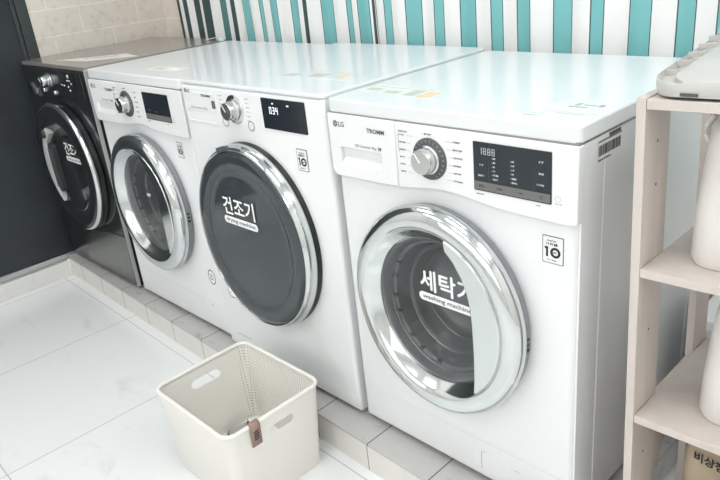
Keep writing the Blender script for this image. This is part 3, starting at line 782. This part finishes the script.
# bluish plastic clip lying on the far back corner of the black dryer
b = NB()
pts = [(-1.345+.12*k/8, .575+.018*math.sin(k*.5), .8555+.008*math.sin(PI*k/8)) for k in range(9)]
loft(b, [[(p[0], p[1]-.012, p[2]), (p[0], p[1]+.012, p[2]), (p[0], p[1]+.012, p[2]+.003), (p[0], p[1]-.012, p[2]+.003)] for p in pts], cap0=True, cap1=True)
o = obj('plastic_strip', b, 'bluefilm', None, (-1.285, .575, .8535)); o.location = (-1.285, .575, .8535)
tag(o, 'pale blue plastic strip at the rear corner of the black dryer top', 'plastic strip')

# ================================================================== BASKET
BX0, BX1, BY0, BY1, BZ1 = -.364, -.036, -.388, -.102, .162
def basket():
    cx, cy = (BX0+BX1)/2, (BY0+BY1)/2
    t = thing('storage_basket', 'white perforated plastic basket on the marble floor', 'basket', (cx, cy, FZ))
    O = Vector((cx, cy, FZ))
    def ring(ins, z, th, r=.03):
        return [(x, y, z) for x, y in rrect(BX0+ins+th, BX1-ins-th, BY0+ins+th, BY1-ins-th, max(r-th, .004), 6)]
    b = NB(); z0 = FZ
    T = .0035
    loops = [ring(.018, z0, .006), ring(.015, z0, 0), ring(.013, z0+.006, 0), ring(.0, BZ1-.012, 0), ring(.0, BZ1-.012, T), ring(.013, z0+.010, T), ring(.020, z0+.006, T+.004)]
    R = loft(b, loops, cap0=True, cap1=True)
    b.faces.ensure_lookup_table(); wallv = set(R[4]+R[5])
    uvl = b.loops.layers.uv.new('UVMap')
    for f in b.faces:
        c = f.calc_center_median(); n = f.normal
        f.normal_update(); n = f.normal
        inner = abs(n.z) < .5 and BX0+.003 < c.x < BX1-.003 and BY0+.003 < c.y < BY1-.003 and c.z > z0+.012
        # the moulded holes show on the wall faces
        for l in f.loops:
            v = l.vert.co
            l[uvl].uv = ((v.x if abs(n.y) > abs(n.x) else v.y), v.z)
        if c.y > BY1-.045 and all(v in wallv for v in f.verts): f.material_index = 1
    body = obj('basket_body', b, ['cream', 'dots'], t, O, smooth=True, angle=50)
    c = NB()
    hy = (BY0+BY1)/2+.004
    for X in (BX0, BX1): prism(c, rrect(hy-.046, hy+.046, .095, .121, .0125, 6), X-.03, X+.03, 'x')
    boolean(body, c, O)
    # rolled rim
    b = NB(); n = 6; prof = []
    for k in range(12):
        a = 2*PI*k/12; prof.append((.0055*math.cos(a)-.001, .004*math.sin(a)))
    for p in prof[:1]: pass
    def ring2(o_, z): return [(x, y, z) for x, y in rrect(BX0-o_, BX1+o_, BY0-o_, BY1+o_, .03+o_, 6)]
    loft(b, [ring2(p[0], BZ1-.006+p[1]*1.5) for p in prof]+[ring2(prof[0][0], BZ1-.006+prof[0][1]*1.5)])
    bmesh.ops.remove_doubles(b, verts=b.verts, dist=1e-5)
    obj('basket_rim', b, 'cream', t, O, angle=60)
    b = NB(); X = BX1+.0055; ty = -.312
    loft(b, [[(x, y, z) for y in (ty-.014, ty+.014)] for x, z in ((BX1-.008, BZ1-.02), (BX1-.007, BZ1+.001), (X-.003, BZ1+.0015), (X+.002, BZ1-.006), (X+.001, BZ1-.02), (X-.001, BZ1-.062))], closed=False)
    o = obj('leather_tag', b, 'leather', t, O); s = o.modifiers.new('t', 'SOLIDIFY'); s.thickness = .0015
    b = NB()
    for k in range(4): box(b, X+.0012, X+.0024, ty-.007, ty+.007, BZ1-.022-k*.007, BZ1-.020-k*.007)
    obj('tag_print', b, 'ink', o, O, smooth=False)
basket()
# small grey pouch with black piping lying in the basket
pt = thing('small_pouch', 'small grey pouch with black edging lying inside the white basket', 'pouch', (-.316, -.195, FZ+.0106), rot=(0, 0, 1.4))
b = NB()
lo = [[(x*s, y*s, z) for x, y in rrect(-.034, .034, -.016, .016, .012, 5)] for s, z in ((.9, .0005), (1, .004), (1, .008), (.9, .012), (.6, .0145))]
loft(b, lo, cap0=True, cap1=True); obj('pouch_body', b, 'pouchgrey', pt)
b = NB(); pl = rrect(-.0345, .0345, -.0165, .0165, .012, 5); tube(b, [(x, y, .006) for x, y in pl+pl[:1]], .0022, 6)
obj('piping', b, 'ink', pt)
b = NB()
for s in (-1, 1): loft(b, [[(.026, s*.002-.002, .015), (.026, s*.002+.002, .015), (.026, s*.002, .018)], [(.032, s*.012-.005, .015), (.032, s*.012+.005, .015), (.030, s*.012, .022)]], cap0=True, cap1=True)
lathe_y(b, [(0, -.003), (.004, -.002), (.004, .002), (0, .003)], .026, .0165, 10)
obj('bow', b, 'ink', pt)

# ================================================================== RACK
RX, RY = .690, .0
rk = thing('shelf_rack', 'pale beech open shelf rack beside the nearest white washing machine', 'shelf rack', (RX, RY, FZ), rot=(0, math.radians(-1.3), 0))
RO = Vector((RX+.017, RY, FZ))       # the rack is built upright in these coordinates, then leans a touch
def rp(name, b, m='shelf', bevel=.0012, parent=rk, **k): return obj(name, b, m, parent, (RX+.0, RY, FZ), bevel=bevel, **k)
ZT = .905
x0 = RX+.017; W = .46
for X in (x0, x0+W-.015):
    b = NB(); box(b, X, X+.015, 0, .088, FZ, ZT); rp('front_post', b)
    b = NB(); box(b, X, X+.015, .255, .320, FZ, ZT); rp('rear_post', b)
for z in (ZT-.016, .617, .333):
    b = NB(); box(b, x0+.0155, x0+W-.0155, 0.001, .320, z-.001, z+.014); rp('shelf', b)
    if z < .88:
        pass
b = NB(); box(b, x0+.0155, x0+W-.0155, .305, .32, -.01, .03); rp('rear_rail', b)
b = NB(); prism(b, [(.088, .332), (.088, .16), (.125, .15), (.125, .19), (.255, .28), (.255, .332)], x0+.001, x0+.013, 'x'); rp('side_gusset', b)
for y, z in ((.045, .83), (.046, .76), (.045, .50), (.045, .24)):
    b = NB(); n = 12; lo = [[(x0+.0149, y+.0022*math.cos(2*PI*i/n), z+.0022*math.sin(2*PI*i/n)) for i in range(n)], [(x0+.0154, y+.002*math.cos(2*PI*i/n), z+.002*math.sin(2*PI*i/n)) for i in range(n)]]
    loft(b, lo, cap0=True, cap1=True)
    rp('peg_hole', b, 'black', 0)
def rw(x, y, z):
    """where a rack point ends up once the rack leans"""
    a = math.radians(-1.3); dx, dz = x-RX, z-FZ
    return Vector((RX + dx*math.cos(a)+dz*math.sin(a), y, FZ - dx*math.sin(a)+dz*math.cos(a)))

# upturned plastic basin on top of the rack
def basin():
    zt = rw(x0+.03, 0, ZT).z+.0045
    t = thing('plastic_basin', 'grey-white upturned plastic basin with ribbed rim on top of the beech rack', 'basin', tuple(rw(.92, .19, ZT)+Vector((0, 0, .0012))), rot=(0, math.radians(-1.3), 0))
    O = Vector((.92, .19, zt))
    X0, X1, Y0, Y1 = .718, 1.13, .004, .40
    def ring(l, f, h, k, r):
        out = []
        for x, y in rrect(X0+l, X1-l, Y0+f, Y1-f, r, 8):
            yy = min(y, .26)
            out.append((x, y, zt+h+k*yy*.15 - .05*max(0, y-.30)*k))
        return out
    b = NB()
    L = [ring(.012, .006, 0, 0, .04), ring(.004, .001, .001, .1, .04), ring(.0, .0, .006, .9, .045), ring(.0, .0, .018, 1, .045), ring(.002, .001, .0195, 1, .045), ring(.0045, .002, .010, 1, .045), ring(.026, .004, .013, 1, .04), ring(.0275, .005, .020, 1, .04),
         ring(.034, .010, .0235, 1, .045), ring(.06, .03, .028, 1, .05), ring(.12, .08, .034, 1.05, .06), ring(.17, .15, .036, 1.05, .04)]
    loft(b, L, cap1=True)
    o = obj('basin_body', b, 'tub', t, O, angle=50)
    s_ = o.modifiers.new('th', 'SOLIDIFY'); s_.thickness = .0025; s_.offset = -1
    for k in range(8):
        y = .062+k*.040; zz = zt+.15*min(y, .26)
        b = NB(); prism(b, [(X0+.002, zz+.009), (X0+.030, zz+.013), (X0+.030, zz+.0200), (X0+.003, zz+.0180)], y, y+.003, 'y')
        obj('rim_rib', b, 'tub', t, O, bevel=.0006)
    b = NB(); prism(b, [(.768, .002), (.792, .002), (.792, .008), (.768, .008)], zt+.003, zt+.0075, 'z')
    obj('rim_slot', b, 'darkring', t, O)
basin()

# detergent jugs on the two shelves
def jug(x, y, z, sx, sy, h, label, group=None):
    t = thing('detergent_jug', label, 'jug', (x, y, z), rot=(0, math.radians(-1.3), 0))
    b = NB()
    def ring(k, zz, r=.02): return [(px, py_, zz) for px, py_ in rrect(-sx*k, sx*k, -sy*k, sy*k, r, 6)]
    loft(b, [ring(.95, 0, .035), ring(1, .012, .04), ring(.98, h*.35, .04), ring(.92, h*.7, .04), ring(.88, h*.90, .04), ring(.80, h*.95, .04), ring(.3, h*.97)], cap0=True, cap1=True)
    obj('jug_body', b, 'jug', t, angle=60)
    b = NB(); tube(b, [(-sx*.98, -sy*.5+.02*math.sin(PI*k/8), h*(.86-.02*k)) if False else (-sx*.93-.012*math.sin(PI*k/8), -sy*.35, h*(.93-.025*k)) for k in range(9)], .0035, 8)
    if h > .24: obj('jug_handle', b, 'decal', t)
    else: b.free()
    lo = [[(.02*math.cos(2*PI*i/24)*k, .02*math.sin(2*PI*i/24)*k, h*zz) for i in range(24)] for k, zz in ((1, .97), (1, 1.02), (.9, 1.03))]
    b = NB(); loft(b, lo, cap0=True, cap1=True); obj('jug_cap', b, 'whiteP', t)
p = rw(.86, .16, .632)
jug(.858, .155, p.z+.0003, .105, .11, .242, 'large milky plastic jug on the middle shelf of the beech rack')
p = rw(.885, .16, .348)
jug(.885, .15, p.z+.0003, .095, .10, .22, 'milky plastic jug on the lower shelf of the beech rack')

# kraft board box with handwriting standing below the lower shelf
kb = thing('cardboard_box', 'brown cardboard box with black handwriting beneath the lower shelf of the rack', 'box', (.90, .16, FZ+.001))
b = NB(); kx0, kx1, ky0, ky1, kz1 = -.125, .12, -.09, .10, .395
loft(b, [[(x, y, z) for x, y in rrect(kx0+i, kx1-i, ky0+i, ky1-i, .02, 4)] for i, z in ((0, 0), (0, kz1-.05), (.006, kz1-.015), (.02, kz1))], cap0=True, cap1=True)
obj('box_body', b, 'kraft', kb, bevel=0)
b = NB(); text(b, '비상점', -.104, .338, .021, ky0-.001, .03, width=.052, slant=-.12); obj('handwriting', b, 'ink', kb, smooth=False)

# white storage box standing behind the rack
sb = thing('storage_box', 'white plastic storage box on the floor behind the beech rack', 'box', (.83, .53, FZ+.001))
b = NB(); loft(b, [[(x, y, z) for x, y in rrect(-.17+i, .17-i, -.12+i, .12-i, .02, 4)] for i, z in ((.02, 0), (.012, .01), (0, .40))], cap0=True, cap1=True); obj('box_body', b, 'whitebox', sb)
b = NB(); prism(b, rrect(-.178, .178, -.128, .128, .022, 4), .4005, .425, 'z'); obj('box_lid', b, 'decal', sb, bevel=.004)
